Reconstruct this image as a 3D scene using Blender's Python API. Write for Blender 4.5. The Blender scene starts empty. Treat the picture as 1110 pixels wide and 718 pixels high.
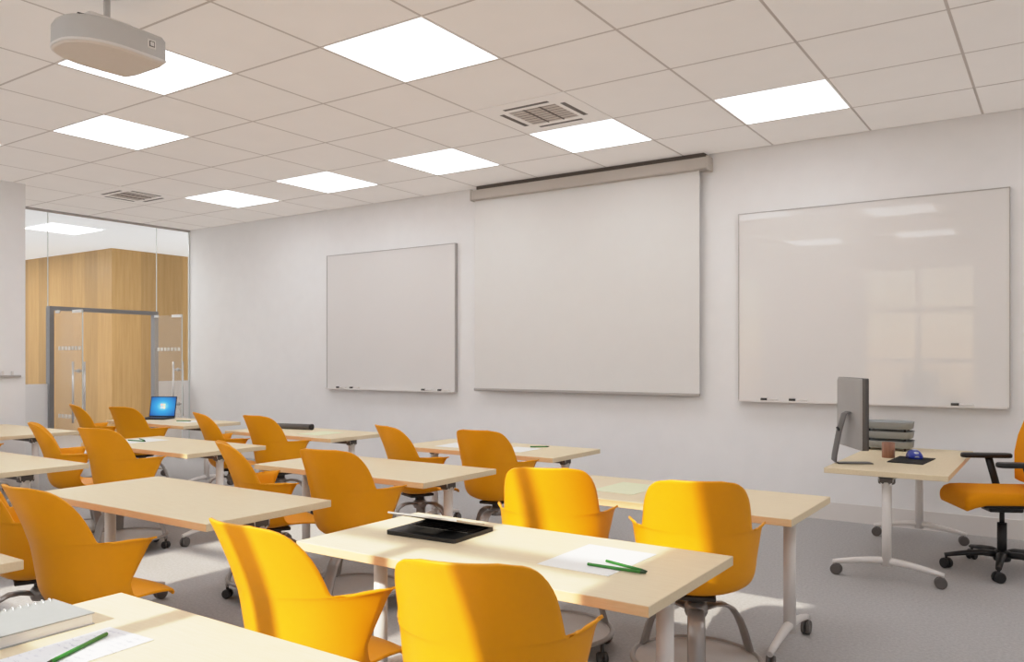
import bpy, bmesh, math, random
from mathutils import Vector, Matrix
random.seed(7)
COL = bpy.context.scene.collection
PI = math.pi
R = math.radians

# ------------------------------------------------------------------ materials
def new_mat(name):
    m = bpy.data.materials.new(name); m.use_nodes = True
    nt = m.node_tree; b = nt.nodes['Principled BSDF']
    return m, nt, b

def lin(c):
    return tuple(((v/255)/12.92 if v/255 <= .04045 else ((v/255+.055)/1.055)**2.4) for v in c)

def mat(name, rgb, rough=.5, metal=0., noise=0., scale=30., bump=0., bscale=200., coat=0., spec=.5, stretch=None, coat_rough=.05):
    """rgb in 0-255 sRGB; subtle procedural variation and bump"""
    m, nt, b = new_mat(name)
    c = lin(rgb)
    b.inputs['Base Color'].default_value = (*c, 1)
    b.inputs['Roughness'].default_value = rough
    b.inputs['Metallic'].default_value = metal
    b.inputs['Specular IOR Level'].default_value = spec
    b.inputs['Coat Weight'].default_value = coat
    b.inputs['Coat Roughness'].default_value = coat_rough
    tc = nt.nodes.new('ShaderNodeTexCoord')
    src = tc.outputs['Object']
    if stretch:
        mp = nt.nodes.new('ShaderNodeMapping'); mp.inputs['Scale'].default_value = stretch
        nt.links.new(src, mp.inputs['Vector']); src = mp.outputs['Vector']
    n = nt.nodes.new('ShaderNodeTexNoise'); n.inputs['Scale'].default_value = scale
    n.inputs['Detail'].default_value = 4
    nt.links.new(src, n.inputs['Vector'])
    rp = nt.nodes.new('ShaderNodeValToRGB')
    k = max(noise, .004)
    rp.color_ramp.elements[0].position = .3; rp.color_ramp.elements[1].position = .7
    rp.color_ramp.elements[0].color = (*[v*(1-k) for v in c], 1)
    rp.color_ramp.elements[1].color = (*[min(1, v*(1+k)) for v in c], 1)
    nt.links.new(n.outputs['Fac'], rp.inputs['Fac'])
    nt.links.new(rp.outputs['Color'], b.inputs['Base Color'])
    if bump:
        n2 = nt.nodes.new('ShaderNodeTexNoise'); n2.inputs['Scale'].default_value = bscale
        n2.inputs['Detail'].default_value = 3
        nt.links.new(tc.outputs['Object'], n2.inputs['Vector'])
        bp = nt.nodes.new('ShaderNodeBump'); bp.inputs['Strength'].default_value = bump
        bp.inputs['Distance'].default_value = .005
        nt.links.new(n2.outputs['Fac'], bp.inputs['Height'])
        nt.links.new(bp.outputs['Normal'], b.inputs['Normal'])
    return m

def emis(name, rgb, strength):
    m, nt, b = new_mat(name)
    b.inputs['Base Color'].default_value = (.8, .8, .8, 1)
    b.inputs['Emission Color'].default_value = (*lin(rgb), 1)
    b.inputs['Emission Strength'].default_value = strength
    return m

def glass(name, tint=(1, 1, 1), refl=.06, rough=.0, white=0., wcol=(235, 235, 235)):
    m = bpy.data.materials.new(name); m.use_nodes = True
    nt = m.node_tree; nt.nodes.clear()
    out = nt.nodes.new('ShaderNodeOutputMaterial')
    tr = nt.nodes.new('ShaderNodeBsdfTransparent'); tr.inputs['Color'].default_value = (*tint, 1)
    gl = nt.nodes.new('ShaderNodeBsdfGlossy'); gl.inputs['Roughness'].default_value = rough
    lw = nt.nodes.new('ShaderNodeLayerWeight'); lw.inputs['Blend'].default_value = .25
    mu = nt.nodes.new('ShaderNodeMath'); mu.operation = 'MULTIPLY'; mu.inputs[1].default_value = refl*2
    nt.links.new(lw.outputs['Fresnel'], mu.inputs[0])
    mx = nt.nodes.new('ShaderNodeMixShader')
    nt.links.new(mu.outputs[0], mx.inputs[0]); nt.links.new(tr.outputs[0], mx.inputs[1]); nt.links.new(gl.outputs[0], mx.inputs[2])
    last = mx
    if white:
        df = nt.nodes.new('ShaderNodeBsdfDiffuse'); df.inputs['Color'].default_value = (*lin(wcol), 1)
        tl = nt.nodes.new('ShaderNodeBsdfTranslucent'); tl.inputs['Color'].default_value = (*lin(wcol), 1)
        ms = nt.nodes.new('ShaderNodeMixShader'); ms.inputs[0].default_value = .35
        nt.links.new(df.outputs[0], ms.inputs[1]); nt.links.new(tl.outputs[0], ms.inputs[2])
        m2 = nt.nodes.new('ShaderNodeMixShader'); m2.inputs[0].default_value = white
        nt.links.new(mx.outputs[0], m2.inputs[1]); nt.links.new(ms.outputs[0], m2.inputs[2]); last = m2
    nt.links.new(last.outputs[0], out.inputs[0])
    return m

M = {}
M['wall'] = mat('wall_plaster', (241, 240, 240), .85, noise=.012, scale=6, bump=.05, bscale=120)
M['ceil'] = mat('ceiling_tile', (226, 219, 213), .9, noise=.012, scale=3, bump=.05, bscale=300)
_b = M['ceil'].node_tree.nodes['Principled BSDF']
_b.inputs['Emission Color'].default_value = (1, .95, .9, 1); _b.inputs['Emission Strength'].default_value = .14  # tiles are no lamp; faint even glow added as ambient fill
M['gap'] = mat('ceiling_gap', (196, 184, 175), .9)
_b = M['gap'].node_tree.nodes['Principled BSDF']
_b.inputs['Emission Color'].default_value = (1, .95, .9, 1); _b.inputs['Emission Strength'].default_value = .05  # joints get a weaker share of the tiles' added glow
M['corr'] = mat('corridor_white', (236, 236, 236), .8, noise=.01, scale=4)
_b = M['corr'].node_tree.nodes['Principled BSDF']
_b.inputs['Emission Color'].default_value = (.93, .97, 1, 1); _b.inputs['Emission Strength'].default_value = .30  # corridor surfaces glow by themselves, added to brighten the corridor
M['base'] = mat('skirting_white', (226, 221, 217), .6)
M['orange'] = mat('orange_shell', (240, 160, 4), .48, noise=.01, scale=40, spec=.3)
M['ofabric'] = mat('orange_fabric', (232, 148, 10), .85, noise=.03, scale=300, bump=.25, bscale=900, spec=.2)
M['white'] = mat('white_metal', (226, 221, 217), .4, noise=.01, scale=10)
M['grey'] = mat('grey_metal', (156, 150, 146), .35, metal=.5, noise=.03, scale=20)
M['tray'] = mat('grey_plastic_tray', (196, 191, 187), .5, noise=.02, scale=20)
M['dark'] = mat('dark_plastic', (52, 49, 47), .5, noise=.03, scale=30)
M['castor'] = mat('caster_grey', (92, 87, 84), .5, noise=.03, scale=30)
M['black'] = mat('black_plastic', (16, 16, 17), .5, noise=.05, scale=60)
M['matt'] = mat('black_cloth', (12, 12, 13), .95, noise=.1, scale=200)
M['alu'] = mat('aluminium', (176, 173, 170), .35, metal=.5, noise=.02, scale=10)
M['edgedark'] = mat('shaded_aluminium', (96, 92, 90), .4, metal=.5, noise=.02, scale=10)  # aluminium with the shade of the monitor's side put into the colour
M['paper'] = mat('paper', (240, 239, 236), .9, noise=.01, scale=20)
M['greenpaper'] = mat('pale_paper', (226, 228, 196), .9, noise=.01, scale=20)
M['green'] = mat('green_pencil', (52, 130, 44), .45, noise=.04, scale=30)
M['dkgreen'] = mat('dark_pencil_tip', (38, 66, 34), .5, noise=.04, scale=30)
M['notebook'] = mat('grey_cover', (160, 163, 163), .6, noise=.02, scale=30)
M['pages'] = mat('page_block', (238, 238, 240), .8, noise=.03, scale=8, stretch=(1, 1, 60))
M['screen'] = mat('screen_fabric', (228, 226, 223), .8, noise=.008, scale=5)
M['case'] = mat('screen_case', (196, 188, 180), .6, noise=.01, scale=10)
M['board'] = mat('whiteboard_enamel', (230, 227, 225), .45, noise=.006, scale=2, coat=.6, coat_rough=.0, spec=.2)
M['board2'] = mat('whiteboard_glass', (228, 225, 223), .45, noise=.006, scale=2, coat=.06, coat_rough=.1, spec=.2)
M['boardedge'] = mat('whiteboard_edge', (178, 173, 170), .4, metal=.3, noise=.02, scale=20)
M['frame'] = mat('door_frame_grey', (140, 139, 140), .45, metal=.4, noise=.02, scale=20)
M['steel'] = mat('brushed_steel', (224, 223, 221), .25, metal=.6, noise=.02, scale=20)
M['clip'] = mat('white_clip', (250, 250, 250), .3, noise=.01, scale=20)
M['ventwhite'] = mat('vent_white', (208, 199, 191), .6, noise=.01, scale=10)
M['ventdark'] = mat('vent_dark', (74, 66, 60), .8, noise=.03, scale=20)
M['ventslat'] = mat('vent_slat', (110, 101, 94), .6, noise=.03, scale=20)
M['projgrey'] = mat('projector_grey', (196, 194, 191), .5, noise=.01, scale=20)
M['projwhite'] = mat('projector_white', (228, 224, 220), .5, noise=.01, scale=20)
M['projbot'] = mat('projector_underside', (226, 216, 206), .7, noise=.01, scale=20)
M['copper'] = mat('copper_brown', (158, 112, 88), .4, metal=.2, noise=.18, scale=14, stretch=(6, 6, .3))
M['gapshade'] = mat('shadow_gap_grey', (92, 84, 78), .7, noise=.02, scale=20)
M['blue'] = mat('mouse_blue', (32, 52, 160), .3, noise=.03, scale=20)
M['mgrey'] = mat('mouse_grey', (190, 194, 200), .3, noise=.03, scale=20)
M['light'] = emis('light_diffuser', (243, 248, 255), 4.0)
M['clight'] = emis('corridor_diffuser', (255, 253, 250), 20.0)
M['pane'] = glass('clear_glass', (.97, .975, .975), .05)
M['dpane'] = glass('door_glass', (.97, .96, .95), .05, white=.13, wcol=(240, 225, 205))
M['film'] = glass('frosted_film', white=.93, wcol=(240, 239, 239))
M['mark'] = glass('frosted_marks', white=.75, wcol=(250, 250, 248))
M['gedge'] = mat('glass_edge', (216, 222, 220), .3, noise=.02, scale=20)
M['wframe'] = mat('window_frame', (190, 186, 182), .5, noise=.02, scale=20)
M['wpane'] = glass('window_glass', (1, 1, 1), .03)

def wood(name, c1, c2, scale, stretch, rough=.5, planks=None):
    m, nt, b = new_mat(name)
    b.inputs['Roughness'].default_value = rough
    b.inputs['Specular IOR Level'].default_value = .35
    tc = nt.nodes.new('ShaderNodeTexCoord')
    mp = nt.nodes.new('ShaderNodeMapping'); mp.inputs['Scale'].default_value = stretch
    nt.links.new(tc.outputs['Object'], mp.inputs['Vector'])
    n = nt.nodes.new('ShaderNodeTexNoise'); n.inputs['Scale'].default_value = scale; n.inputs['Detail'].default_value = 6
    n.inputs['Roughness'].default_value = .6
    nt.links.new(mp.outputs['Vector'], n.inputs['Vector'])
    rp = nt.nodes.new('ShaderNodeValToRGB')
    rp.color_ramp.elements[0].position = .32; rp.color_ramp.elements[1].position = .68
    rp.color_ramp.elements[0].color = (*lin(c1), 1); rp.color_ramp.elements[1].color = (*lin(c2), 1)
    nt.links.new(n.outputs['Fac'], rp.inputs['Fac'])
    outc = rp.outputs['Color']
    if planks:
        # vertical boards of slightly different tone
        mp2 = nt.nodes.new('ShaderNodeMapping'); mp2.inputs['Scale'].default_value = planks
        nt.links.new(tc.outputs['Object'], mp2.inputs['Vector'])
        sn = nt.nodes.new('ShaderNodeVectorMath'); sn.operation = 'FLOOR'
        nt.links.new(mp2.outputs['Vector'], sn.inputs[0])
        wn = nt.nodes.new('ShaderNodeTexWhiteNoise'); nt.links.new(sn.outputs[0], wn.inputs['Vector'])
        mr = nt.nodes.new('ShaderNodeMapRange'); mr.inputs['To Min'].default_value = .84; mr.inputs['To Max'].default_value = 1.08
        nt.links.new(wn.outputs['Value'], mr.inputs['Value'])
        mm = nt.nodes.new('ShaderNodeMix'); mm.data_type = 'RGBA'; mm.blend_type = 'MULTIPLY'; mm.inputs[0].default_value = 1
        nt.links.new(outc, mm.inputs[6]); nt.links.new(mr.outputs[0], mm.inputs[7]); outc = mm.outputs[2]
    nt.links.new(outc, b.inputs['Base Color'])
    return m
M['top'] = wood('maple_top', (224, 206, 172), (230, 213, 181), 9, (1, 12, 12))
M['edge'] = wood('maple_edge', (232, 196, 148), (238, 205, 158), 9, (2, 2, 20))
M['cladding'] = wood('oak_cladding', (186, 147, 93), (200, 162, 108), 2.2, (9, 9, .5), .45, planks=(2.3, 2.3, .0001))

def carpet():
    m, nt, b = new_mat('grey_carpet')
    b.inputs['Roughness'].default_value = .95; b.inputs['Specular IOR Level'].default_value = .15
    tc = nt.nodes.new('ShaderNodeTexCoord')
    n = nt.nodes.new('ShaderNodeTexNoise'); n.inputs['Scale'].default_value = 55; n.inputs['Detail'].default_value = 8; n.inputs['Roughness'].default_value = .75
    nt.links.new(tc.outputs['Object'], n.inputs['Vector'])
    rp = nt.nodes.new('ShaderNodeValToRGB')
    rp.color_ramp.elements[0].position = .3; rp.color_ramp.elements[1].position = .7
    rp.color_ramp.elements[0].color = (*lin((160, 157, 156)), 1); rp.color_ramp.elements[1].color = (*lin((187, 184, 183)), 1)
    nt.links.new(n.outputs['Fac'], rp.inputs['Fac'])
    nt.links.new(rp.outputs['Color'], b.inputs['Base Color'])
    n2 = nt.nodes.new('ShaderNodeTexNoise'); n2.inputs['Scale'].default_value = 350
    nt.links.new(tc.outputs['Object'], n2.inputs['Vector'])
    bp = nt.nodes.new('ShaderNodeBump'); bp.inputs['Strength'].default_value = .3; bp.inputs['Distance'].default_value = .004
    nt.links.new(n2.outputs['Fac'], bp.inputs['Height']); nt.links.new(bp.outputs['Normal'], b.inputs['Normal'])
    return m
M['carpet'] = carpet()

def wallpaper():
    """blue desktop glow on the little laptop's display (object coordinates, display about .3 x .19)"""
    m, nt, b = new_mat('blue_display')
    tc = nt.nodes.new('ShaderNodeTexCoord')
    mp = nt.nodes.new('ShaderNodeMapping'); mp.inputs['Scale'].default_value = (5, 0, 6.5)
    nt.links.new(tc.outputs['Object'], mp.inputs['Vector'])
    le = nt.nodes.new('ShaderNodeVectorMath'); le.operation = 'LENGTH'
    nt.links.new(mp.outputs['Vector'], le.inputs[0])
    rp = nt.nodes.new('ShaderNodeValToRGB')
    e = rp.color_ramp.elements
    e[0].position = 0; e[0].color = (*lin((150, 225, 240)), 1)
    e[1].position = 1; e[1].color = (*lin((10, 78, 150)), 1)
    q = e.new(.4); q.color = (*lin((40, 150, 210)), 1)
    nt.links.new(le.outputs['Value'], rp.inputs['Fac'])
    b.inputs['Base Color'].default_value = (.01, .02, .04, 1)
    b.inputs['Roughness'].default_value = .3
    nt.links.new(rp.outputs['Color'], b.inputs['Emission Color'])
    b.inputs['Emission Strength'].default_value = 1.0
    return m
M['display'] = wallpaper()
for nm, c in (('r', (236, 120, 60)), ('g', (150, 200, 70)), ('b', (90, 160, 225)), ('y', (250, 214, 90))):
    M['logo_'+nm] = emis('logo_'+nm, c, .8)

def scribble():
    m, nt, b = new_mat('written_paper')
    b.inputs['Roughness'].default_value = .9
    tc = nt.nodes.new('ShaderNodeTexCoord')
    mp = nt.nodes.new('ShaderNodeMapping'); mp.inputs['Scale'].default_value = (1, 1, 1)
    nt.links.new(tc.outputs['Object'], mp.inputs['Vector'])
    w = nt.nodes.new('ShaderNodeTexWave'); w.bands_direction = 'Y'; w.inputs['Scale'].default_value = 14; w.inputs['Distortion'].default_value = 4
    w.inputs['Detail'].default_value = 4; w.inputs['Detail Scale'].default_value = 8
    nt.links.new(mp.outputs['Vector'], w.inputs['Vector'])
    n = nt.nodes.new('ShaderNodeTexNoise'); n.inputs['Scale'].default_value = 26; n.inputs['Detail'].default_value = 5
    nt.links.new(mp.outputs['Vector'], n.inputs['Vector'])
    mu = nt.nodes.new('ShaderNodeMath'); mu.operation = 'MULTIPLY'
    nt.links.new(w.outputs['Fac'], mu.inputs[0]); nt.links.new(n.outputs['Fac'], mu.inputs[1])
    rp = nt.nodes.new('ShaderNodeValToRGB')
    rp.color_ramp.elements[0].position = .42; rp.color_ramp.elements[1].position = .62
    rp.color_ramp.elements[0].color = (*lin((240, 240, 242)), 1); rp.color_ramp.elements[1].color = (*lin((200, 202, 212)), 1)
    nt.links.new(mu.outputs[0], rp.inputs['Fac']); nt.links.new(rp.outputs['Color'], b.inputs['Base Color'])
    return m
M['written'] = scribble()

# ------------------------------------------------------------------ mesh helpers
class MB:
    def __init__(s): s.bm = bmesh.new()
    def quad(s, pts, mi=0):
        f = s.bm.faces.new([s.bm.verts.new(p) for p in pts]); f.material_index = mi; return s
    def box(s, c, d, rz=0, mi=0, bevel=0, seg=2, rot=None):
        r = bmesh.ops.create_cube(s.bm, size=1)
        vs = r['verts']
        mat_ = Matrix.Translation(c) @ (rot.to_4x4() if rot else Matrix.Rotation(rz, 4, 'Z')) @ Matrix.Diagonal((*d, 1))
        bmesh.ops.transform(s.bm, matrix=mat_, verts=vs)
        fs = {f for v in vs for f in v.link_faces}
        for f in fs: f.material_index = mi
        if bevel:
            es = list({e for v in vs for e in v.link_edges})
            q = bmesh.ops.bevel(s.bm, geom=es, offset=bevel, segments=seg, profile=.5, affect='EDGES')
            for f in q['faces']: f.material_index = mi
        return s
    def bx(s, x0, x1, y0, y1, z0, z1, **k):
        return s.box(((x0+x1)/2, (y0+y1)/2, (z0+z1)/2), (x1-x0, y1-y0, z1-z0), **k)
    def loft(s, rings, cap=True, closed=False, mi=0, smooth=True):
        vr = [[s.bm.verts.new(p) for p in r] for r in rings]
        n = len(vr[0]); m = len(vr)
        for i in range(m if closed else m-1):
            a, b = vr[i], vr[(i+1) % m]
            for j in range(n):
                f = s.bm.faces.new((a[j], a[(j+1) % n], b[(j+1) % n], b[j])); f.smooth = smooth; f.material_index = mi
        if cap and not closed:
            f = s.bm.faces.new(vr[0][::-1]); f.material_index = mi
            f = s.bm.faces.new(vr[-1]); f.material_index = mi
        return s
    def tube(s, pts, r, seg=12, closed=False, mi=0, flat=None, up=(0, 0, 1)):
        """round (or flat=(half width, half thickness)) bar through pts; r a number or list"""
        pts = [Vector(p) for p in pts]; n = len(pts); rings = []
        for i, p in enumerate(pts):
            if closed: t = pts[(i+1) % n]-pts[i-1]
            else: t = pts[min(i+1, n-1)]-pts[max(i-1, 0)]
            t.normalize()
            u = Vector(up)
            if abs(t.dot(u)) > .98: u = Vector((1, 0, 0)) if abs(t.x) < .9 else Vector((0, 1, 0))
            a = t.cross(u).normalized(); b = a.cross(t).normalized()
            rr = r[i] if isinstance(r, (list, tuple)) else r
            ra, rb = (rr, rr) if not flat else (flat[0]*rr, flat[1]*rr)
            rings.append([p+a*math.cos(2*PI*k/seg)*ra+b*math.sin(2*PI*k/seg)*rb for k in range(seg)])
        return s.loft(rings, cap=True, closed=closed, mi=mi)
    def cyl(s, p0, p1, r0, r1=None, seg=20, mi=0):
        return s.tube([p0, p1], [r0, r0 if r1 is None else r1], seg=seg, mi=mi)
    def lathe(s, prof, c=(0, 0, 0), seg=24, mi=0):
        rings = [[(c[0]+r*math.cos(2*PI*k/seg), c[1]+r*math.sin(2*PI*k/seg), c[2]+z) for k in range(seg)] for r, z in prof]
        return s.loft(rings, mi=mi)
    def prism(s, poly, z0, z1, mi=0):
        return s.loft([[(x, y, z0) for x, y in poly], [(x, y, z1) for x, y in poly]], mi=mi, smooth=False)
    def grid(s, rows, mi=0):
        vr = [[s.bm.verts.new(p) for p in r] for r in rows]
        for a, b in zip(vr, vr[1:]):
            for j in range(len(a)-1):
                f = s.bm.faces.new((a[j], a[j+1], b[j+1], b[j])); f.smooth = True; f.material_index = mi
        return s
    def build(s, name, mats, parent=None, loc=None, rot=None, shade=None):
        bmesh.ops.recalc_face_normals(s.bm, faces=s.bm.faces)
        me = bpy.data.meshes.new(name); s.bm.to_mesh(me); s.bm.free()
        for m in (mats if isinstance(mats, (list, tuple)) else [mats]): me.materials.append(m)
        o = bpy.data.objects.new(name, me); COL.objects.link(o)
        if parent: o.parent = parent
        if loc: o.location = loc
        if rot: o.rotation_euler = rot
        return o

def rrect(w, h, r, n=6, cx=0, cy=0):
    p = []
    for (sx, sy, a) in ((1, 1, 0), (-1, 1, 90), (-1, -1, 180), (1, -1, 270)):
        for k in range(n+1):
            t = R(a+90*k/n); p.append((cx+sx*(w/2-r)+r*math.cos(t), cy+sy*(h/2-r)+r*math.sin(t)))
    return p

def thing(name, label, cat, loc=(0, 0, 0), rz=0, group=None):
    o = bpy.data.objects.new(name, None); COL.objects.link(o)
    o.empty_display_size = .1
    o.location = loc; o.rotation_euler = (0, 0, rz)
    return tag(o, label, cat, group)
def tag(o, label, cat, group=None):
    o['label'] = label; o['category'] = cat
    if group: o['group'] = group
    return o
def struct(o, label, cat):
    o['kind'] = 'structure'; o['label'] = label; o['category'] = cat; return o
def copy_thing(src, loc, rz, label, group=None):
    def cp(o, parent):
        c = o.copy(); COL.objects.link(c)
        if parent: c.parent = parent
        for ch in o.children: cp(ch, c)
        return c
    r = cp(src, None)
    r.location = loc; r.rotation_euler = (0, 0, rz); r['label'] = label
    if group: r['group'] = group
    return r

# ------------------------------------------------------------------ dimensions
CEIL, YF, YB, XR, XL, XG = 3.47, 7.71, -.25, 3.0, -9.9, -11.35
GX = lambda n: -1.405-.8555*n
GY = lambda n: 3.645+.817*n

# ------------------------------------------------------------------ setting
struct(MB().bx(-21, XR+.1, -1.6, 13, -.1, 0).build('floor', M['carpet']), 'grey carpet floor of the classroom and corridor', 'floor')
struct(MB().bx(XG, XR+.1, YF, YF+.15, 0, CEIL+.1).build('wall_front', M['wall']), 'white front wall carrying the boards and screen', 'wall')
struct(MB().bx(XR, XR+.1, YB, YF, 0, CEIL+.1).build('wall_right', M['wall']), 'white side wall right of the desk, out of frame', 'wall')
# side wall on the left with its return to the glass partition
struct(MB().bx(XL-.15, XL, YB, 4.6, 0, CEIL+.1).bx(XG, XL-.15, 4.45, 4.6, 0, CEIL+.1).build('wall_left', M['wall']), 'white side wall at the left edge with the small rail', 'wall')
# back wall with two sun windows (behind the camera) and one added for fill
WIN = [(-2.95, -1.22), (-5.68, -4.78), (.70, 2.42)]  # last window is unseen, added to bounce sun onto the right side
WZ0, WZ1 = .35, 3.04
b = MB(); yo = YB-.1
xs = [XL-.15, WIN[1][0], WIN[1][1], WIN[0][0], WIN[0][1], WIN[2][0], WIN[2][1], XR+.1]
for i in (0, 2, 4, 6): b.bx(xs[i], xs[i+1], yo, YB, 0, CEIL+.1)
for i in (1, 3, 5):
    b.bx(xs[i], xs[i+1], yo, YB, 0, WZ0); b.bx(xs[i], xs[i+1], yo, YB, WZ1, CEIL+.1)
struct(b.build('wall_back', M['wall']), 'white rear wall with two tall windows and one added for fill', 'wall')
for i, (x0, x1) in enumerate(WIN):
    r = bpy.data.objects.new('window_%d' % (i+1), None); COL.objects.link(r)
    struct(r, ['tall sunny window in the rear wall nearer the desk', 'tall sunny window in the rear wall farther from the desk', 'unseen rear window by the right side wall, added to bounce sun inside'][i], 'window')
    xm = (-2.085, -5.63, 1.55)[i]
    f = MB()
    f.bx(x0, x0+.03, yo+.03, YB-.02, WZ0, WZ1).bx(x1-.03, x1, yo+.03, YB-.02, WZ0, WZ1)
    f.bx(x0, x1, yo+.03, YB-.02, WZ0, WZ0+.05).bx(x0, x1, yo+.03, YB-.02, WZ1-.02, WZ1)
    f.bx(xm-.045, xm+.045, yo+.03, YB-.02, WZ0, WZ1)
    for z in (2.30, 1.42): f.bx(x0, x1, yo+.03, YB-.02, z-.04, z+.04)
    f.build('window_frame', M['wframe'], r)
    MB().quad([(x0, YB-.06, WZ0), (x1, YB-.06, WZ0), (x1, YB-.06, WZ1), (x0, YB-.06, WZ1)]).build('pane', M['wpane'], r)
# skirting
struct(MB().bx(XG+.02, XR, YF-.012, YF, 0, .16).build('baseboard_front', M['base']), 'low white skirting along the front wall', 'baseboard')
struct(MB().bx(XL, XL+.012, YB, 4.6, 0, .16).build('baseboard_left', M['base']), 'low white skirting along the left side wall', 'baseboard')

# ceiling tiles (bevelled slabs with open joints), light and vent cells left free
LIGHT_CELLS = [(n, m+(-1 if m < 3 and n % 4 == 0 else 0)) for n in (-3, 0, 2, 4, 6, 8) for m in (-4, 0, 3)]  # rightmost column is unseen, added to fill the right side with light
LIGHT_CELLS = [(n, -4 if m == -5 else m) for n, m in LIGHT_CELLS]
VENT_CELLS = [(2, 2), (9, 2)]
b = MB(); g = .004; ch = .005
for n in range(-6, 13):
    for m in range(-5, 6):
        if (n, m) in LIGHT_CELLS or (n, m) in VENT_CELLS: continue
        x0, x1 = max(GX(n+1), XG)+g, min(GX(n), XR)-g
        y0, y1 = max(GY(m), YB)+g, min(GY(m+1), YF)-g
        if x1-x0 < .03 or y1-y0 < .03: continue
        lo = [(x0+ch, y0+ch), (x1-ch, y0+ch), (x1-ch, y1-ch), (x0+ch, y1-ch)]
        hi = [(x0, y0), (x1, y0), (x1, y1), (x0, y1)]
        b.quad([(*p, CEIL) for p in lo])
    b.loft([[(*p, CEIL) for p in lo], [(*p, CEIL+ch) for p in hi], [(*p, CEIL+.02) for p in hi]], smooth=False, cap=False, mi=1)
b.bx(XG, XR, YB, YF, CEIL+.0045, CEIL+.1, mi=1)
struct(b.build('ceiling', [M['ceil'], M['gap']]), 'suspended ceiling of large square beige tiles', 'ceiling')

# corridor beyond the glass
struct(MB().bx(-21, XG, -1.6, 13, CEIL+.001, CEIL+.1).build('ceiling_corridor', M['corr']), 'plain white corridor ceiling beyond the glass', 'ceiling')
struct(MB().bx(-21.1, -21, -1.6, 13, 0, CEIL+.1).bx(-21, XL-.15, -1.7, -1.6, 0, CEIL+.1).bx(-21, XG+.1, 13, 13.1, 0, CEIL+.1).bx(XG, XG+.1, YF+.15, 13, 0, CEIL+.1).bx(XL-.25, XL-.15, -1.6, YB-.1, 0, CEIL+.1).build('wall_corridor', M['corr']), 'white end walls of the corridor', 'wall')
struct(MB().bx(-20.9, -14.3, 8.13, 12.9, 0, CEIL).build('wall_cladding', M['cladding']), 'oak clad box standing in the corridor', 'wall')

# glass partition
r = bpy.data.objects.new('window_4', None); COL.objects.link(r)
struct(r, 'floor to ceiling clear glass partition beside the corridor', 'glass partition')
FY0, FY1, FZ = 5.56, 7.15, 2.17
def vpane(y0, y1, z0, z1, name, m, parent, x=XG, t=.006):
    return MB().bx(x-t/2, x+t/2, y0, y1, z0, z1).build(name, m, parent)
vpane(4.6, FY0-.004, 0, CEIL, 'glass_pane', M['pane'], r)
vpane(FY0+.004, FY1-.004, FZ, CEIL, 'glass_pane', M['pane'], r)
vpane(FY1+.004, YF, 0, CEIL, 'glass_pane', M['pane'], r)
vpane(4.6, FY0-.006, 0, 1.12, 'frosted_film', M['film'], r, x=XG+.006, t=.002)
vpane(FY1+.006, YF-.02, 0, 1.12, 'frosted_film', M['film'], r, x=XG+.006, t=.002)
for y in (FY0, FY1): MB().bx(XG-.006, XG+.006, y-.004, y+.004, FZ, CEIL).build('joint', M['gedge'], r)
MB().bx(XG-.012, XG+.012, YF-.018, YF, 0, CEIL).build('edge_channel', M['gedge'], r)
MB().bx(XG-.02, XG+.02, 4.6, YF, CEIL-.03, CEIL).build('head_channel', M['boardedge'], r)
# door frame
b = MB()
b.bx(XG-.05, XG+.05, FY0, FY0+.06, 0, FZ).bx(XG-.05, XG+.05, FY1-.06, FY1, 0, FZ).bx(XG-.05, XG+.05, FY0+.06, FY1-.06, FZ-.055, FZ)
struct(b.build('trim_1', M['frame']), 'grey metal frame around the open glass double doors', 'door frame')
# two door leaves, both standing open into the room
for i, (y, lab) in enumerate(((FY0+.06, 'open glass door leaf hinged on the left frame post'), (FY1-.06, 'open glass door leaf hinged on the right frame post'))):
    d = bpy.data.objects.new('door_%d' % (i+1), None); COL.objects.link(d); d.location = (XG+.055, y, 0)
    struct(d, lab, 'glass door')
    s = 1 if i == 0 else -1
    MB().bx(.0, .70, s*.012-.005, s*.012+.005, .01, 2.10).build('glass_leaf', M['dpane'], d)
    q = MB().bx(.02, .10, s*.012-.014, s*.012+.014, 2.075, 2.112); q.build('pivot_clip', M['clip'], d)
    q = MB().bx(.46, .68, s*.012-.014, s*.012+.014, 2.065, 2.105); q.build('top_clip', M['clip'], d)
    MB().bx(.02, .14, s*.012-.014, s*.012+.014, .012, .08).build('bottom_clip', M['clip'], d)
    q = MB().bx(.694, .702, s*.012-.006, s*.012+.006, .01, 2.10); q.build('glass_edge', M['gedge'], d)
    q = MB()
    for zz in (1.60, .69):
        for k in range(7): q.bx(.09+k*.085, .135+k*.085, s*.012-.0065, s*.012+.0065, zz-.025, zz+.025)
    q.build('frosted_marks', M['mark'], d)
    for side in (-1, 1):
        q = MB()
        yy = s*.012+side*.075
        q.cyl((.60, yy, .62), (.60, yy, 1.42), .014)
        for zz in (.80, 1.30):
            q.cyl((.60, s*.012+side*.004, zz), (.60, yy, zz), .012)
            q.cyl((.60, s*.012+side*.004, zz), (.60, s*.012+side*.014, zz), .026)
        q.build('door_handle', M['steel'], d)

# small rail with two pegs on the left side wall
t = thing('peg_rail', 'small grey rail with two upright pegs on the left side wall', 'rail', (XL, 4.43, 1.26))
MB().bx(0, .035, -.12, .11, -.012, .012, bevel=.003).build('rail', M['boardedge'], t)
for y in (-.08, .02): MB().bx(.008, .028, y-.012, y+.012, .010, .06, bevel=.004).build('peg', M['white'], t)

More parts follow.
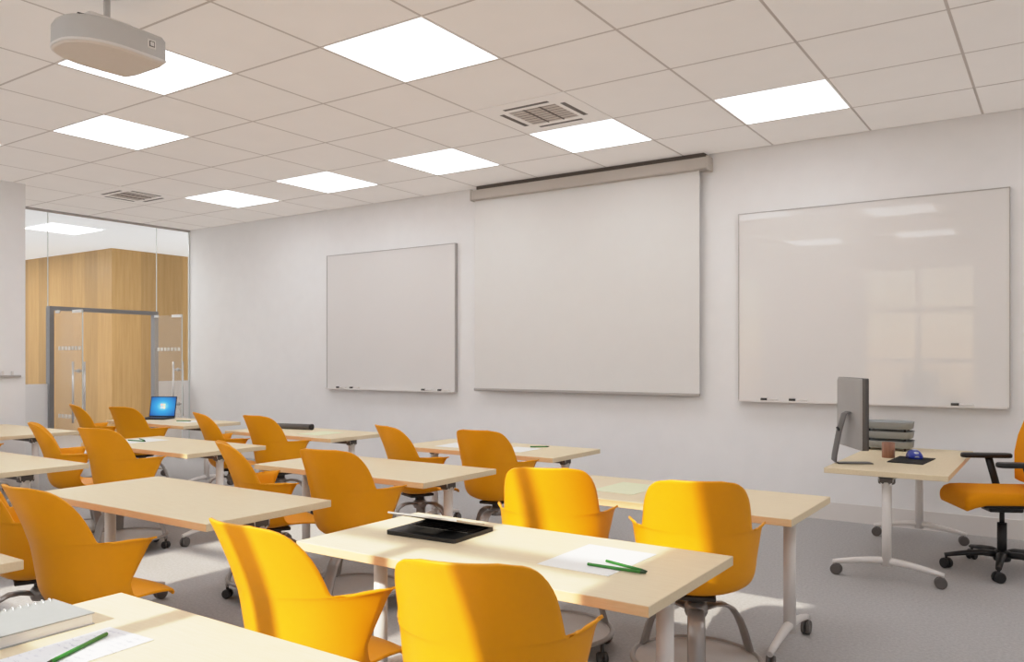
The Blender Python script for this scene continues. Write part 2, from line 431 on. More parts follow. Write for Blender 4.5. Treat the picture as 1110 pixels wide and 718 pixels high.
# ------------------------------------------------------------------ ceiling lights and vents
def light_panel():
    t = thing('ceiling_light', '', 'ceiling light')
    w, h = .8555, .817
    b = MB()
    iw, ih = .822/2, .787/2
    for (x0, x1, y0, y1) in ((-w/2+g, -iw, -h/2+g, h/2-g), (iw, w/2-g, -h/2+g, h/2-g), (-iw, iw, -h/2+g, -ih), (-iw, iw, ih, h/2-g)):
        b.bx(x0, x1, y0, y1, 0, .019)
    b.build('frame', M['ceil'], t)
    MB().bx(-iw, iw, -ih, ih, .002, .016).build('diffuser', M['light'], t)
    return t
labels = {
 (-3, -4): 'added unseen fill light near the rear windows, next to the right side wall',
 (-3, 0): 'fill light added out of frame above the space right of the tables',
 (-3, 3): 'fill light added out of frame above the office chair',
 (0, -1): 'square ceiling light just out of frame above the right tables',
 (2, 0): 'large bright square ceiling light at the top centre, before the vent',
 (4, -1): 'bright square ceiling light partly behind the projector',
 (6, 0): 'bright square ceiling light left below the projector',
 (8, -1): 'ceiling light cut by the left edge of the photo',
 (0, 3): 'bright square ceiling light above the right whiteboard, rightmost',
 (2, 3): 'bright square ceiling light directly behind the large ceiling vent, over the screen',
 (4, 3): 'bright ceiling light left of the screen case, second from the large vent',
 (6, 3): 'bright ceiling light above the left whiteboard, between two others',
 (8, 3): 'small bright ceiling light at far left, beside the small distant vent',
 (0, -4): 'ceiling light near the rear windows, nearest the desk side',
 (2, -4): 'ceiling light near the rear windows, second from the desk side',
 (4, -4): 'ceiling light near the rear windows, middle of its row',
 (6, -4): 'ceiling light near the rear windows, second from the left wall',
 (8, -4): 'ceiling light near the rear windows, next to the left wall'}
first = None
for (n, m) in LIGHT_CELLS:
    loc = ((GX(n)+GX(n+1))/2, (GY(m)+GY(m+1))/2, CEIL)
    if first is None:
        first = light_panel(); first.location = loc; first['label'] = labels[(n, m)]; first['group'] = 'ceiling lights'
    else: copy_thing(first, loc, 0, labels[(n, m)])
t = thing('corridor_light', 'bright ceiling light in the corridor seen through the glass', 'ceiling light', (-12.78, 6.5, CEIL))
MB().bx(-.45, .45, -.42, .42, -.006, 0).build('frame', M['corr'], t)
MB().bx(-.41, .41, -.38, .38, -.010, -.006).build('diffuser', M['clight'], t)
for i, (x, y) in enumerate(((-16.5, 6.5), (-12.78, 2.5))):  # further unseen corridor lights, added for brightness
    copy_thing(t, (x, y, CEIL), 0, ['unseen corridor fill light added in front of the oak wall', 'unseen corridor fill light added behind the left side wall'][i])

def vent():
    t = thing('ceiling_vent', '', 'ceiling vent')
    w, h = .8555/2-g, .817/2-g
    b = MB()
    # faceplate with an opening for the grille and four slots
    ow, oh = .225, .20
    b.bx(-w, -ow, -h, h, 0, .015).bx(ow, w, -h, h, 0, .015).bx(-ow, ow, -h, -oh, 0, .015).bx(-ow, ow, oh, h, 0, .015)
    b.build('faceplate', M['ceil'], t)
    MB().bx(-ow, ow, -oh, oh, .010, .016).build('grille_backing', M['ventdark'], t)
    for k in range(7):
        y = -oh+.03+k*(2*oh-.06)/6
        MB().box((0, y, .007), (2*ow-.01, .010, .006), rot=Matrix.Rotation(R(30), 3, 'X')).build('slat', M['ventslat'], t)
    for x in (-ow/3, ow/3): MB().bx(x-.006, x+.006, -oh, oh, -.001, .004).build('mullion', M['ventslat'], t)
    for (x0, x1, y0, y1) in ((-.21, .21, -.292, -.256), (-.21, .21, .256, .292), (-.31, -.268, -.19, .19), (.268, .31, -.19, .19)):
        MB().bx(x0, x1, y0, y1, -.0015, .002).build('slot', M['ventslat'], t)
    return t
v = vent(); v.location = ((GX(2)+GX(3))/2, (GY(2)+GY(3))/2, CEIL); v['label'] = 'large square air vent with dark grille in the ceiling before the screen'; v['group'] = 'ceiling vents'
copy_thing(v, ((GX(9)+GX(10))/2, (GY(2)+GY(3))/2, CEIL), 0, 'small distant air vent in the ceiling near the glass partition')

# ------------------------------------------------------------------ projector
t = thing('ceiling_projector', 'grey ceiling projector hanging on a short pole at top left', 'projector', (-4.305, 2.42, 3.085))
def pshape(k, z):
    pts = []
    W, L = .205*k, .24*k
    for i in range(32):      # flat front at +y, bulging sides, rounded rear
        a = PI+PI*i/31
        pts.append((W*1.02*math.copysign(abs(math.cos(a))**.8, math.cos(a)), -.02+.25*k*math.sin(a), z))
    pts += [(W*1.0, .10, z), (W*.95, .215*k+.01, z), (W*.5, .235*k+.01, z), (-W*.5, .235*k+.01, z), (-W*.95, .215*k+.01, z), (-W*1.0, .10, z)]
    return pts
MB().loft([pshape(.985, .018), pshape(1.0, .03), pshape(.99, .125), pshape(.93, .150), pshape(.80, .158)]).build('housing', M['projgrey'], t)
MB().loft([pshape(1.0, .010), pshape(1.012, .014), pshape(1.012, .022), pshape(1.0, .026)]).build('rim', M['projwhite'], t)
MB().loft([pshape(.93, 0), pshape(.985, .010), pshape(.985, .014)]).build('underside', M['projbot'], t)
MB().box((.02, -.04, .172), (.20, .24, .04), bevel=.015).build('top_cover', M['projwhite'], t)
MB().cyl((.11, -.215, .146), (.11, -.175, .150), .013).build('adjuster_knob', M['black'], t)
q = MB().box((.201, .135, .085), (.012, .05, .05), bevel=.004); o = q.build('socket_plate', M['projwhite'], t)
MB().box((.207, .135, .085), (.004, .030, .030)).build('socket', M['dark'], o)
MB().box((.2085, .135, .085), (.004, .022, .022)).build('socket_face', M['projwhite'], o)
MB().lathe([(.001, .0), (.048, .0), (.05, .004), (.05, .012), (.001, .012)], (0, .228, .085)).build('lens', M['black'], t, rot=None)
q = MB().cyl((.0, .0, .185), (.0, .0, .375), .017); q.build('pole', M['projgrey'], t)
MB().lathe([(.001, .36), (.085, .36), (.09, .37), (.09, .38), (.001, .38)]).build('ceiling_plate', M['projwhite'], t)

# ------------------------------------------------------------------ projection screen
t = thing('projection_screen', 'white pull-down projection screen with beige case on the front wall', 'projection screen', (0, 0, 0))
b = MB().bx(-5.71, -2.86, 7.56, YF-.002, 3.305, 3.42, bevel=.012); b.build('case', M['case'], t)
for x0, x1 in ((-5.722, -5.705), (-2.865, -2.848)): MB().bx(x0, x1, 7.555, YF-.002, 3.295, 3.43, bevel=.005).build('end_cap', M['case'], t)
MB().bx(-5.66, -2.90, 7.60, YF-.002, 3.42, 3.468).build('shadow_gap_strip', M['gapshade'], t)  # dark strip painted in for the shadow between case and ceiling
MB().bx(-5.705, -2.955, 7.626, 7.63, 1.115, 3.31).build('fabric', M['screen'], t)
MB().bx(-5.71, -2.95, 7.612, 7.642, 1.085, 1.118, bevel=.008).build('bottom_bar', M['boardedge'], t)

# ------------------------------------------------------------------ whiteboards
def board(x0, x1, z0, z1, m, lab):
    t = thing('whiteboard', lab, 'whiteboard', ((x0+x1)/2, YF, z0))
    w = (x1-x0)/2; h = z1-z0
    MB().bx(-w+.005, w-.005, -.045, -.035, .005, h-.005).build('panel', m, t)
    b = MB(); e = .008
    b.bx(-w, w, -.05, -.002, h-e, h).bx(-w, -w+e, -.05, -.002, 0, h-e).bx(w-e, w, -.05, -.002, 0, h-e).bx(-w+e, w-e, -.05, -.002, 0, e)
    b.build('edge_frame', M['boardedge'], t)
    MB().bx(-w+e, w-e, -.034, -.002, .012, h-e).build('backing', M['boardedge'], t)
    MB().bx(-w+.02, w-.02, -.095, -.05, 0, .010).bx(-w+.02, w-.02, -.099, -.095, 0, .016).build('marker_ledge', M['white'], t)
    return t
board(-8.22, -6.02, 1.055, 2.845, M['board2'], 'whiteboard left of the projection screen')
board(-2.58, -.355, 1.055, 2.845, M['board'], 'glossy whiteboard right of the projection screen, reflecting the lights')
def marker():
    t = thing('marker', '', 'marker', group='markers on the whiteboard ledges')
    MB().cyl((.035, 0, 0), (.14, 0, 0), .012, seg=12).build('barrel', M['white'], t)
    MB().cyl((-.025, 0, 0), (.035, 0, 0), .0135, seg=12).build('cap', M['dark'], t)
    return t
first = None
for x, lab in ((-7.98, 'leftmost marker on the left whiteboard ledge'), (-7.73, 'second marker from the left on the left whiteboard ledge'),
               (-6.50, 'third marker from the left on the left whiteboard ledge'), (-6.24, 'rightmost marker on the left whiteboard ledge'),
               (-2.33, 'leftmost marker on the right whiteboard ledge'), (-2.07, 'middle marker on the right whiteboard ledge, left of the monitor'),
               (-.75, 'rightmost marker on the right whiteboard ledge')):
    loc = (x, YF-.075, 1.055+.010+.0135)
    if first is None: first = marker(); first.location = loc; first['label'] = lab
    else: copy_thing(first, loc, 0, lab)

# ------------------------------------------------------------------ tables
TH = .73
def caster_mesh(mb, x, y, r=.034, w=.020, top=.09, mi=0, mi2=0, rz=0.):
    c, s = math.cos(rz), math.sin(rz)
    for k in (-1, 1):
        ox, oy = c*k*w*.75, s*k*w*.75
        p0 = (x+ox-c*w*.5, y+oy-s*w*.5, r); p1 = (x+ox+c*w*.5, y+oy+s*w*.5, r)
        mb.tube([p0, (p0[0]*.8+p1[0]*.2, p0[1]*.8+p1[1]*.2, r), (p0[0]*.2+p1[0]*.8, p0[1]*.2+p1[1]*.8, r), p1], [r*.86, r, r, r*.86], seg=18, mi=mi)
    mb.cyl((x, y, r), (x, y, top), .009, seg=10, mi=mi2)
    mb.box((x, y, r*1.55), (w*1.4, w*1.4, r*.8), rz=rz, mi=mi2, bevel=.003)
    return mb

def make_table(name, L=1.53, D=.74):
    t = thing(name, '', 'table')
    b = MB().bx(-L/2, L/2, -D/2, D/2, TH-.035, TH, bevel=.003, seg=2)
    for f in b.bm.faces:
        f.normal_update()
        f.material_index = 1 if abs(f.normal.y) > .5 else 0
    b.build('tabletop', [M['top'], M['edge']], t)
    MB().bx(-L/2+.12, L/2-.12, -.02, .02, TH-.085, TH-.04).build('cross_beam', M['castor'], t)
    for s in (-1, 1):
        x = s*(L/2-.11)
        leg = MB().tube([(x, 0, .10), (x, 0, TH-.08)], .030, seg=20).build('leg', M['white'], t)
        # flip-top bracket
        q = MB().bx(x-.035, x+.035, -.10, .10, TH-.045, TH-.035, mi=0).box((x, -.0, TH-.068), (.055, .10, .05), bevel=.012, mi=0)
        q.build('bracket', M['castor'], leg)
        q = MB().tube([(x, -.044, TH-.05), (x, -.040, TH-.075), (x, -.02, TH-.10), (x, .0, TH-.108), (x, .02, TH-.10), (x, .040, TH-.075), (x, .044, TH-.05)], 1, seg=10, flat=(.008, .028), up=(1, 0, 0))
        q.build('bracket_cover', M['white'], leg)
        # arched foot: highest where it meets the column
        pts = []; rad = []
        for k in range(13):
            v_ = -1+2*k/12
            pts.append((x, v_*.335, .135-.050*abs(v_)**1.6)); rad.append(.024-.009*abs(v_))
        MB().tube(pts, rad, seg=14).build('foot', M['white'], leg)
        for k in (-1, 1):
            caster_mesh(MB(), x, k*.315, r=.037, w=.018, top=.09, rz=0 if k > 0 else .25).build('caster', M['castor'], leg)
    return t
tables = [
 (-1.775, 2.575, 'maple-top table with the black half-closed laptop on it'),
 (-1.67, 1.045, 'nearest maple-top table, bottom left, holding the grey spiral notebook'),
 (-1.785, 4.13, 'maple-top table at right with a pale paper, right of both sunlit chairs'),
 (-3.89, 2.575, 'empty maple-top table at left whose right corner points at the sunlit chairs'),
 (-3.885, 1.075, 'table at the left edge of which only a small corner shows'),
 (-3.87, 4.02, 'empty maple-top table in the middle, in front of the far screen-side table'),
 (-3.86, 5.46, 'maple-top table below the projection screen with white papers and a green pencil'),
 (-6.38, 2.66, 'table cut by the left edge with a sunlit right side'),
 (-6.30, 4.11, 'maple-top table with a paper and two green pencils near the left'),
 (-6.27, 5.55, 'maple-top table carrying the dark grey tube under the left whiteboard'),
 (-8.98, 3.96, 'far left maple-top table in front of the glass doors'),
 (-8.62, 5.63, 'far table carrying the laptop with the blue screen'),
]
first = None
for x, y, lab in tables:
    if first is None:
        first = make_table('classroom_table'); first.location = (x, y, 0); first['label'] = lab; first['group'] = 'student tables'
    else: copy_thing(first, (x, y, 0), 0, lab)
t = make_table('teacher_desk', L=1.66)
t.location = (-.96, 6.51, 0); t.rotation_euler = (0, 0, PI/2)
t['label'] = "teacher's maple-top desk on casters carrying the monitor"; t['category'] = 'desk'

# ------------------------------------------------------------------ student chair
def cr(a, b, c, d, t):
    return .5*((2*b)+(c-a)*t+(2*a-5*b+4*c-d)*t*t+(-a+3*b-3*c+d)*t**3)
ROWS = [  # centre (y,z)   edge (x,y,z)   arc angle of the cross section   extra offset of the arm edge (x,y)
 (0.275, 0.418, 0.185, 0.245, 0.42, 20, 0, 0), (0.262, 0.44, 0.205, 0.232, 0.444, 20, 0, 0), (0.16, 0.45, 0.222, 0.145, 0.458, 25, 0, 0),
 (0.07, 0.442, 0.236, 0.08, 0.462, 40, 0, 0), (0.0, 0.432, 0.246, 0.045, 0.466, 60, 0, 0), (-0.07, 0.424, 0.252, 0.03, 0.474, 80, 0, 0),
 (-0.13, 0.428, 0.258, 0.022, 0.488, 85, 0, -0.006), (-0.172, 0.446, 0.264, 0.02, 0.51, 86, 0, -0.014), (-0.196, 0.475, 0.269, 0.024, 0.54, 86, 0, -0.026),
 (-0.21, 0.51, 0.2753, 0.03, 0.572, 86, -0.002, -0.018), (-0.217, 0.55, 0.2793, 0.0249, 0.61, 86, 0.002, 0.004), (-0.2245, 0.6, 0.2823, 0.0183, 0.645, 86, 0.007, 0.027),
 (-0.231, 0.64, 0.2843, 0.0127, 0.68, 86, 0.012, 0.048), (-0.237, 0.67, 0.2845, 0.009, 0.7, 86.5, 0.018, 0.061), (-0.242, 0.692, 0.2846, 0.0063, 0.713, 87, 0.026, 0.068),
 (-0.245, 0.703, 0.2846, 0.0033, 0.717, 87, 0.037, 0.077), (-0.247, 0.71, 0.2807, -0.0305, 0.7165, 80, 0.003, 0.004), (-0.249, 0.716, 0.2695, -0.0723, 0.7165, 71, 0, 0),
 (-0.2508, 0.7215, 0.2516, -0.1118, 0.7165, 62, 0, 0), (-0.2525, 0.727, 0.2443, -0.1254, 0.722, 59, 0, 0), (-0.2565, 0.738, 0.2412, -0.1341, 0.737, 57.8, 0, 0),
 (-0.2715, 0.78, 0.2363, -0.156, 0.785, 56, 0, 0), (-0.2965, 0.839, 0.2291, -0.1903, 0.844, 53.5, 0, 0), (-0.32, 0.891, 0.2141, -0.2309, 0.894, 48.7, 0, 0),
 (-0.3365, 0.925, 0.1944, -0.2661, 0.926, 43, 0, 0), (-0.347, 0.945, 0.1635, -0.2996, 0.945, 35, 0, 0), (-0.351, 0.956, 0.1068, -0.3319, 0.955, 22, 0, 0)]
def shell_rows(nu=33, sub=2):
    out = []
    n = len(ROWS)
    for i in range(n-1):
        for k in range(sub):
            t = k/sub
            out.append([cr(*[ROWS[min(max(i+o, 0), n-1)][c] for o in (-1, 0, 1, 2)], t) for c in range(8)])
    out.append(ROWS[-1])
    rows = []
    for (cy, cz, ex, ey, ez, am, dx, dy) in out:
        row = []
        for j in range(nu):
            u = -1+2*j/(nu-1); td = abs(u)*am; th = R(td); ar = R(am)
            gx = math.sin(th)/math.sin(ar); hh = (1-math.cos(th))/(1-math.cos(ar))
            k_ = max(0, (td-54)/33)**1.4
            row.append((math.copysign(.955*ex*gx+dx*k_, u), cy+(ey-cy)*hh+dy*k_, cz+(ez-cz)*hh))
        rows.append(row)
    return rows
def make_chair():
    t = thing('classroom_chair', '', 'chair', group='orange classroom chairs')
    o = MB().grid(shell_rows()).build('shell', M['orange'], t)
    md = o.modifiers.new('thickness', 'SOLIDIFY'); md.thickness = .009; md.offset = 0
    MB().box((0, -.02, .405), (.17, .20, .02), bevel=.006).lathe([(.034, .34), (.036, .40)], seg=18).build('seat_mount', M['dark'], t)
    MB().lathe([(.001, .30), (.045, .30), (.052, .315), (.052, .345), (.040, .362), (.001, .362)], seg=24).build('hub', M['grey'], t)
    RR = .285
    for a in (-90, 30, 150):
        c, s = math.cos(R(a)), math.sin(R(a))
        pts = []; 
        for rr, z in ((.03, .330), (.09, .342), (.14, .338), (.185, .315), (.22, .270), (.245, .215), (.265, .155), (.283, .095), (.29, .075)):
            pts.append((c*rr, s*rr, z))
        MB().tube(pts, 1, seg=10, flat=(.038, .010)).build('leg', M['grey'], t)
    MB().tube([(RR*math.cos(2*PI*k/40), RR*math.sin(2*PI*k/40), .105) for k in range(40)], 1, seg=8, closed=True, flat=(.013, .011)).build('ring', M['grey'], t)
    MB().lathe([(.001, .090), (.26, .092), (.278, .105), (.278, .109), (.258, .098), (.001, .096)], seg=40).build('tray', M['tray'], t)
    for k in range(6):
        a = R(-90+60*k)
        caster_mesh(MB(), RR*math.cos(a), RR*math.sin(a), r=.027, w=.020, top=.098, rz=a+.9).build('caster', M['dark'], t)
    return t
chairs = [  # x, y(origin), rz, label
 (-1.360, 1.904, 0.364, 'sunlit orange chair at the bottom centre with its back towards us'),
 (-2.107, 1.915, -0.065, 'sunlit orange chair with a dark vertical shadow stripe, left of the bottom-centre chair'),
 (-2.112, 3.497, 0.409, 'sunlit orange chair directly behind the table with the black laptop, left of two'),
 (-1.376, 3.510, 0.379, "half-sunlit orange chair behind the right end of the black-laptop table, nearest the teacher's desk"),
 (-3.478, 3.463, 0.188, 'shaded orange chair in front of the empty middle table, its right seat'),
 (-4.079, 3.374, -0.520, 'shaded orange chair in front of the empty middle table, its left seat, seen edge-on'),
 (-3.485, 4.933, 0.133, 'shaded orange chair under the projection screen, right seat at the table with white papers'),
 (-4.155, 4.841, -0.373, 'shaded orange chair under the projection screen, left seat at the table with white papers'),
 (-5.978, 5.010, 0.020, 'shaded orange chair hiding one end of the dark grey tube'),
 (-6.586, 4.932, -0.400, 'small edge-on orange chair between the blue-screen laptop and the grey-tube chair'),
 (-5.929, 3.488, 0.218, 'shaded orange chair covering the left end of the table with two crossed green pencils'),
 (-6.584, 3.465, -0.439, 'shaded orange chair whose seat shows behind the sunlit table end at the left edge'),
 (-8.291, 5.059, 0.211, 'far orange chair directly left of the laptop with the blue screen'),
 (-8.917, 4.989, -0.361, 'farthest orange chair, a narrow blade in front of the glass doors'),
 (-7.970, 3.297, 0.000, 'orange chair at the left edge of the photo of which only an arm shows'),
 (-3.433, 1.885, 0.003, 'big shaded orange chair at left in front of the near empty table'),
 (-4.085, 1.975, -0.380, 'orange chair cut by the left edge, half hidden behind the big shaded chair'),
]
first = None
for x, y, rz, lab in chairs:
    if first is None:
        first = make_chair(); first.location = (x, y, 0); first.rotation_euler = (0, 0, rz); first['label'] = lab
    else: copy_thing(first, (x, y, 0), rz, lab)

# ------------------------------------------------------------------ office chair
def make_office_chair():
    t = thing('office_chair', 'orange upholstered office chair with black arms and star base beside the desk', 'office chair', (-.35, 6.50, 0), R(116))
    # seat cushion: lofted cross sections from back to front, drooping front lip
    rings = []
    for y, zt, th, w in ((-.25, .555, .03, .20), (-.24, .575, .07, .225), (-.13, .572, .085, .245), (.06, .570, .085, .25), (.19, .572, .09, .25), (.26, .570, .11, .248), (.300, .556, .115, .242), (.318, .53, .08, .232), (.323, .505, .03, .22)):
        rings.append([(x, y-.0*z_, zt-th/2+z_) for x, z_ in [(px, pz) for px, pz in rrect(2*w, th, th*.42, 4)]])
    MB().loft(rings).build('seat', M['ofabric'], t)
    rows = []
    rings = []
    for z, y, w, th in ((.60, -.135, .17, .03), (.615, -.135, .205, .055), (.70, -.15, .225, .06), (.80, -.155, .232, .06), (.92, -.175, .228, .055), (1.03, -.205, .215, .05), (1.08, -.222, .19, .045), (1.098, -.23, .15, .02)):
        rr = []
        for px, py in rrect(2*w, th, th*.45, 6):
            rr.append((px, y-.085+py+.045*(px/.23)**2-.0, z))
        rings.append(rr)
    MB().loft(rings).build('backrest', M['ofabric'], t)
    MB().tube([(0, -.10, .47), (0, -.27, .49), (0, -.315, .60), (0, -.305, .78)], 1, seg=10, flat=(.014, .05), up=(1, 0, 0)).build('back_support', M['black'], t)
    MB().box((0, .02, .468), (.28, .30, .035), bevel=.012).box((0, .0, .44), (.15, .22, .05), bevel=.012).build('mechanism', M['black'], t)
    MB().cyl((0, 0, .30), (0, 0, .44), .016).cyl((0, 0, .09), (0, 0, .335), .030).build('gas_cylinder', M['black'], t)
    for s in (-1, 1):
        a = MB()
        a.tube([(s*.16, -.08, .468), (s*.27, -.10, .468), (s*.285, -.095, .50), (s*.285, -.065, .62), (s*.285, -.03, .75)], 1, seg=10, flat=(.026, .014), up=(1, 0, 0))
        ar = a.build('armrest', M['black'], t)
        MB().loft([[(s*.285+px, -.015+py, z) for px, py in rrect(.085-i, .34-i, .035, 5)] for z, i in ((.748, .01), (.754, 0), (.772, 0), (.780, .012))]).build('arm_pad', M['black'], ar)
    MB().lathe([(.001, .075), (.05, .075), (.055, .09), (.05, .14), (.03, .15), (.001, .15)]).build('hub', M['black'], t)
    for k in range(5):
        an = R(-206+72*k); c, s = math.cos(an), math.sin(an)
        leg = MB().tube([(c*.03, s*.03, .118), (c*.12, s*.12, .125), (c*.24, s*.24, .112), (c*.355, s*.355, .092)], [1.25, 1.15, .9, .7], seg=10, flat=(.026, .019)).build('leg', M['black'], t)
        caster_mesh(MB(), c*.345, s*.345, r=.036, w=.024, top=.085, rz=an+.6).build('caster', M['black'], leg)
    return t
make_office_chair()

# ------------------------------------------------------------------ things on the teacher's desk
# monitor: screen turned to the office chair, its back to us
t = thing('computer_monitor', 'silver desktop monitor seen from behind on the teacher\'s desk', 'monitor', (-1.225, 6.02, TH), R(30))
# local +x = viewing direction of the screen, y = width
b = MB().loft([[(-.018+i*.0, y, z+.355) for y, z in rrect(.50-j, .485-j, .012, 4)] and [(x_, y, z+.355) for y, z in rrect(.50-j, .485-j, .012, 4)] for x_, j in ((-.022, .03), (-.012, .004), (-.012, .0))])
b.build('back_panel', M['alu'], t)
MB().loft([[(x_, y, z+.355) for y, z in rrect(.50, .485, .012, 4)] for x_ in (-.012, .030)]).build('edge_band', M['edgedark'], t)
MB().bx(.0301, .033, -.24, .24, .13, .59).build('display', M['black'], t)
st = MB().tube([(-.022, 0, .36), (-.05, 0, .345), (-.085, 0, .22), (-.115, 0, .06), (-.118, 0, .02), (-.10, 0, .004), (-.05, 0, .004), (.13, 0, .004)], 1, seg=10, flat=(.004, .06), up=(0, 1, 0))
# swap: the band is wide across y
o = st.build('stand', M['edgedark'], t)
MB().cyl((-.094, 0, .235), (-.085, 0, .24), .02, seg=16).build('cable_hole', M['black'], o)

# letter trays, stacked three high
def letter_tray():
    t = thing('letter_tray', '', 'letter tray', group='letter trays on the desk')
    W, D_ = .34, .25
    base = rrect(W, D_, .05, 6)
    inner = rrect(W-.012, D_-.012, .045, 6)
    b = MB()
    b.loft([[(x, y, 0) for x, y in base], [(x*1.04, y*1.04, .05) for x, y in base], [(x*1.06, y*1.06, .055) for x, y in base], [(x*1.02, y*1.02, .052) for x, y in inner], [(x, y, .004) for x, y in inner]], cap=True)
    b.build('tray_body', M['notebook'], t)
    MB().bx(-.15, .15, -.105, .105, .004, .03).build('document_stack', M['alu'], t)
    for sx in (-1, 1):
        for sy in (-1, 1): MB().cyl((sx*.13, sy*.09, -.022), (sx*.13, sy*.09, .001), .009, seg=10).build('foot', M['dark'], t)
    return t
lt = letter_tray(); lt.location = (-1.165, 7.12, TH+.022); lt['label'] = 'grey letter tray at the bottom of the stack on the desk'
copy_thing(lt, (-1.165, 7.12, TH+.097), 0, 'grey letter tray in the middle of the stack on the desk')
copy_thing(lt, (-1.165, 7.12, TH+.172), 0, 'grey letter tray on top of the stack on the desk')
MBt = MB().lathe([(.001, 0), (.043, 0), (.045, .004), (.045, .112), (.040, .112), (.039, .010), (.001, .010)], seg=24)
tag(MBt.build('pencil_cup', M['copper'], loc=(-1.07, 6.52, TH)), 'brown streaked pencil cup on the desk behind the monitor', 'cup')
tag(MB().prism([(p[0], p[1]) for p in [(-.13, -.20), (.10, -.22), (.13, .19), (-.11, .21)]], 0, .006).build('mouse_pad', M['matt'], loc=(-.90, 6.42, TH)), 'black mouse pad near the right edge of the desk', 'mouse pad')
t = thing('computer_mouse', 'blue and grey computer mouse on the black pad', 'mouse', (-.90, 6.55, TH+.006), R(20))
def dome(w, l, h, k0=0, k1=1):
    rings = []
    for i in range(7):
        f = i/6; s_ = math.cos(f*PI/2*.92)
        rings.append([(x*s_, y*s_, h*math.sin(f*PI/2)) for x, y in rrect(w, l, w*.45, 6)])
    return MB().loft(rings)
dome(.10, .17, .06).build('body', M['blue'], t)
o = MB().tube([(.0, -.082, .012), (0, -.06, .044), (.0, 0, .0625), (0, .045, .050)], 1, seg=8, flat=(.016, .004)).build('grip', M['mgrey'], t)

# ------------------------------------------------------------------ things on the student tables
def sheet(name, lab, x, y, w, h, rz, m, z=TH, group=None, cat='paper', t=.002):
    o = MB().bx(-w/2, w/2, -h/2, h/2, 0, t).build(name, m, loc=(x, y, z), rot=(0, 0, rz))
    return tag(o, lab, cat, group)
def pencil(lab, p0, p1, z, name='green_pencil'):
    d = Vector((p1[0]-p0[0], p1[1]-p0[1], 0)); L = d.length; rz = math.atan2(d.y, d.x)
    r_ = .0055
    t = thing(name, lab, 'pencil', (p0[0], p0[1], z+r_), rz, 'green pencils')
    MB().cyl((.0, 0, 0), (L-.02, 0, 0), r_, seg=8).build('barrel', M['green'], t)
    MB().cyl((L-.02, 0, 0), (L, 0, 0), r_, .003, seg=8).build('tip', M['dkgreen'], t)
    return t
sheet('paper_sheet', 'white paper with two green pencils on the laptop table', -1.40, 2.62, .285, .37, -.02, M['paper'])
pencil('green pencil on the laptop table paper, the longer one nearer the camera', (-1.385, 2.515), (-1.165, 2.520), TH+.002)
pencil('green pencil on the laptop table paper, the upper slanting one', (-1.352, 2.592), (-1.170, 2.538), TH+.002)

# black laptop, lid tipped forward almost closed
def make_laptop(name, lab, loc, rz, lid_angle, blue, w=.33, d=.24, lid_mat=None):
    t = thing(name, lab, 'laptop', loc, rz)
    MB().loft([[(x, y, z) for x, y in rrect(w, d, .012, 4)] for z in (.003, .006, .018, .020)]).build('base', M['black'], t)
    kb = MB()
    for r_ in range(5):
        for k in range(13):
            kb.bx(-w*.44+k*w*.88/13, -w*.44+(k+.86)*w*.88/13, -.02+r_*.024, r_*.024, .020, .0225)
    kb.build('keyboard', M['dark'], t)
    MB().bx(-.05, .05, -.10, -.035, .020, .0206).build('touchpad', M['dark'], t)
    lid = MB().bx(-w/2, w/2, -.004, .004, 0, d*.97, bevel=.002).build('lid', lid_mat or M['black'], t, loc=(0, d/2-.006, .021), rot=(lid_angle, 0, 0))
    ds = MB().bx(-w/2+.010, w/2-.010, -.0052, -.004, .012, d*.97-.010)
    if blue:
        ds.bm.verts.ensure_lookup_table()
        bmesh.ops.translate(ds.bm, verts=ds.bm.verts, vec=(0, 0, -d*.5))
        o = ds.build('display', M['display'], lid, loc=(0, 0, d*.5))
        for (nm, x0, z0) in (('r', -.030, .003), ('g', .003, .003), ('b', -.030, -.030), ('y', .003, -.030)):
            MB().bx(x0, x0+.027, -.0062, -.0052, z0, z0+.027).build('logo_pane', M['logo_'+nm], o)
    else:
        ds.build('display', M['black'], lid)
    for s in (-1, 1): MB().cyl((s*w*.3-.02, d/2-.004, .022), (s*w*.3+.02, d/2-.004, .022), .006, seg=10).build('hinge', M['black'], t)
    return t
make_laptop('laptop', 'black half-closed laptop on the sunlit table', (-2.165, 2.655, TH-.003), R(3), R(75.3), False, w=.35, d=.29, lid_mat=M['alu'])

# nearest table: notebook, paper, pencil
t = thing('spiral_notebook', 'thick grey spiral notebook on the nearest table', 'notebook', (-2.315, 1.05, TH), 0)
MB().bx(-.095, .108, -.15, .15, .003, .030).build('pages', M['pages'], t)
MB().bx(-.112, .112, -.154, .154, .030, .033).build('cover', M['notebook'], t)
MB().bx(-.112, .112, -.154, .154, 0, .003).build('back_cover', M['notebook'], t)
for k in range(15):
    y = -.14+k*.02
    MB().tube([(-.105+.010*math.cos(a), y, .0205+.018*math.sin(a)) for a in [2*PI*j/10 for j in range(10)]], .0018, seg=6, closed=True, up=(0, 1, 0)).build('spiral_ring', M['steel'], t)
sheet('written_page', 'white written page under a green pencil on the nearest table', -2.035, 1.05, .19, .33, .05, M['written'], t=.003)
pencil('green pencil on the written page, nearest the camera', (-2.075, 1.165), (-1.985, .965), TH+.003)

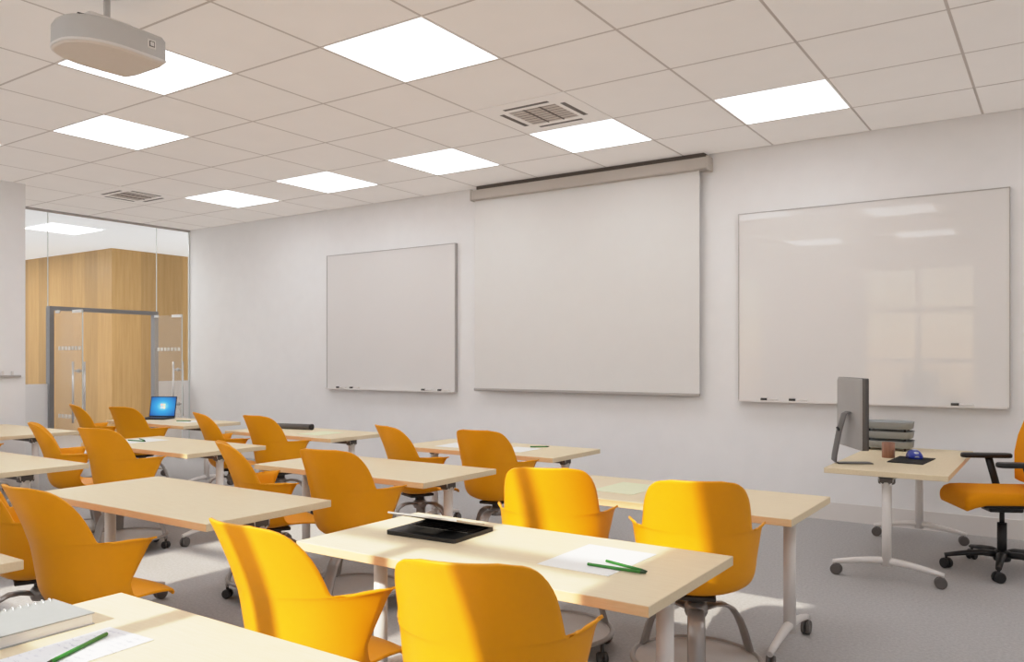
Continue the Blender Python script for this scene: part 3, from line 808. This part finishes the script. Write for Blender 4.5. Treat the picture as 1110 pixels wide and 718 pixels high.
sheet('pale_sheet', 'pale greenish paper on the right table behind the sunlit chairs', -2.03, 4.15, .26, .36, -.05, M['greenpaper'])
sheet('white_sheet', 'white paper left of the chair on the table below the screen', -4.22, 5.40, .25, .32, .1, M['paper'])
sheet('white_sheet', 'white paper beside the green pencil on the table below the screen', -3.62, 5.42, .24, .32, .0, M['paper'])
pencil('green pencil on the table below the projection screen', (-3.62, 5.60), (-3.50, 5.70), TH+.002)
sheet('white_sheet', 'white paper under two crossed pencils on the left table', -6.78, 4.12, .30, .36, .0, M['paper'])
pencil('lower of two crossed green pencils on the left table paper', (-6.86, 4.05), (-6.64, 4.08), TH+.002)
pencil('upper of two crossed green pencils on the left table paper', (-6.80, 4.12), (-6.62, 4.06), TH+.012)
sheet('pale_sheet', 'pale greenish paper on the table with the dark grey tube', -6.0, 5.52, .28, .36, .0, M['greenpaper'])
t = thing('document_tube', 'dark grey tube lying on the far table behind an orange chair', 'tube', (-6.62, 5.68, TH+.030), R(12))
MB().cyl((-.30, 0, 0), (.24, 0, 0), .028, seg=18).build('tube_body', M['castor'], t)
MB().cyl((.24, 0, 0), (.265, 0, 0), .030, seg=18).build('end_cap', M['black'], t)
make_laptop('laptop', 'laptop with a glowing blue screen on the far table', (-9.08, 5.72, TH-.003), R(28), R(-12), True, w=.335, d=.26)
sheet('white_sheet', 'white paper on the far table right of the blue-screen laptop', -8.35, 5.72, .24, .32, .0, M['paper'])
pencil('green pencil beside the blue-screen laptop on the far table', (-8.52, 5.62), (-8.36, 5.70), TH+.002)

# ------------------------------------------------------------------ light
sun = bpy.data.lights.new('sun', 'SUN'); sun.energy = 4.8; sun.angle = R(1.0); sun.color = (1, .95, .82)
so = bpy.data.objects.new('sun', sun); COL.objects.link(so)
so.rotation_euler = Vector((0, 1, -.565)).to_track_quat('-Z', 'Y').to_euler(); so.location = (-3, -6, 8)
w = bpy.data.worlds.new('world'); bpy.context.scene.world = w; w.use_nodes = True
nt = w.node_tree; bg = nt.nodes['Background']
sky = nt.nodes.new('ShaderNodeTexSky')
sky.sky_type = 'NISHITA'; sky.sun_disc = False; sky.sun_elevation = R(30); sky.sun_rotation = R(180)
nt.links.new(sky.outputs[0], bg.inputs['Color']); bg.inputs['Strength'].default_value = .12

# ------------------------------------------------------------------ camera
cam = bpy.data.cameras.new('camera'); co = bpy.data.objects.new('camera', cam); COL.objects.link(co)
F = 881.
cam.sensor_width = 36; cam.lens = F/1110*36; cam.shift_y = 30/1110
co.location = (0, 0, 1.46); co.rotation_euler = (R(90), 0, math.atan(598/881))
cam.clip_start = .02
sc = bpy.context.scene; sc.camera = co
sc.view_settings.view_transform = 'Standard'
sc.view_settings.exposure = 0
# soft shoulder for the sunlit highlights, like film
vs = sc.view_settings; vs.use_curve_mapping = True
cm = vs.curve_mapping; cm.white_level = (1.247, 1.247, 1.247)
cv = cm.curves[3]
for x, y in ((.3125, .5), (.4375, .685), (.55, .80), (.70, .88), (.85, .935)): cv.points.new(x, y)
cv.points[-1].location = (1, .97)
cm.update()
sc.cycles.max_bounces = 10; sc.cycles.diffuse_bounces = 6; sc.cycles.transparent_max_bounces = 16
sc.cycles.sample_clamp_indirect = 4
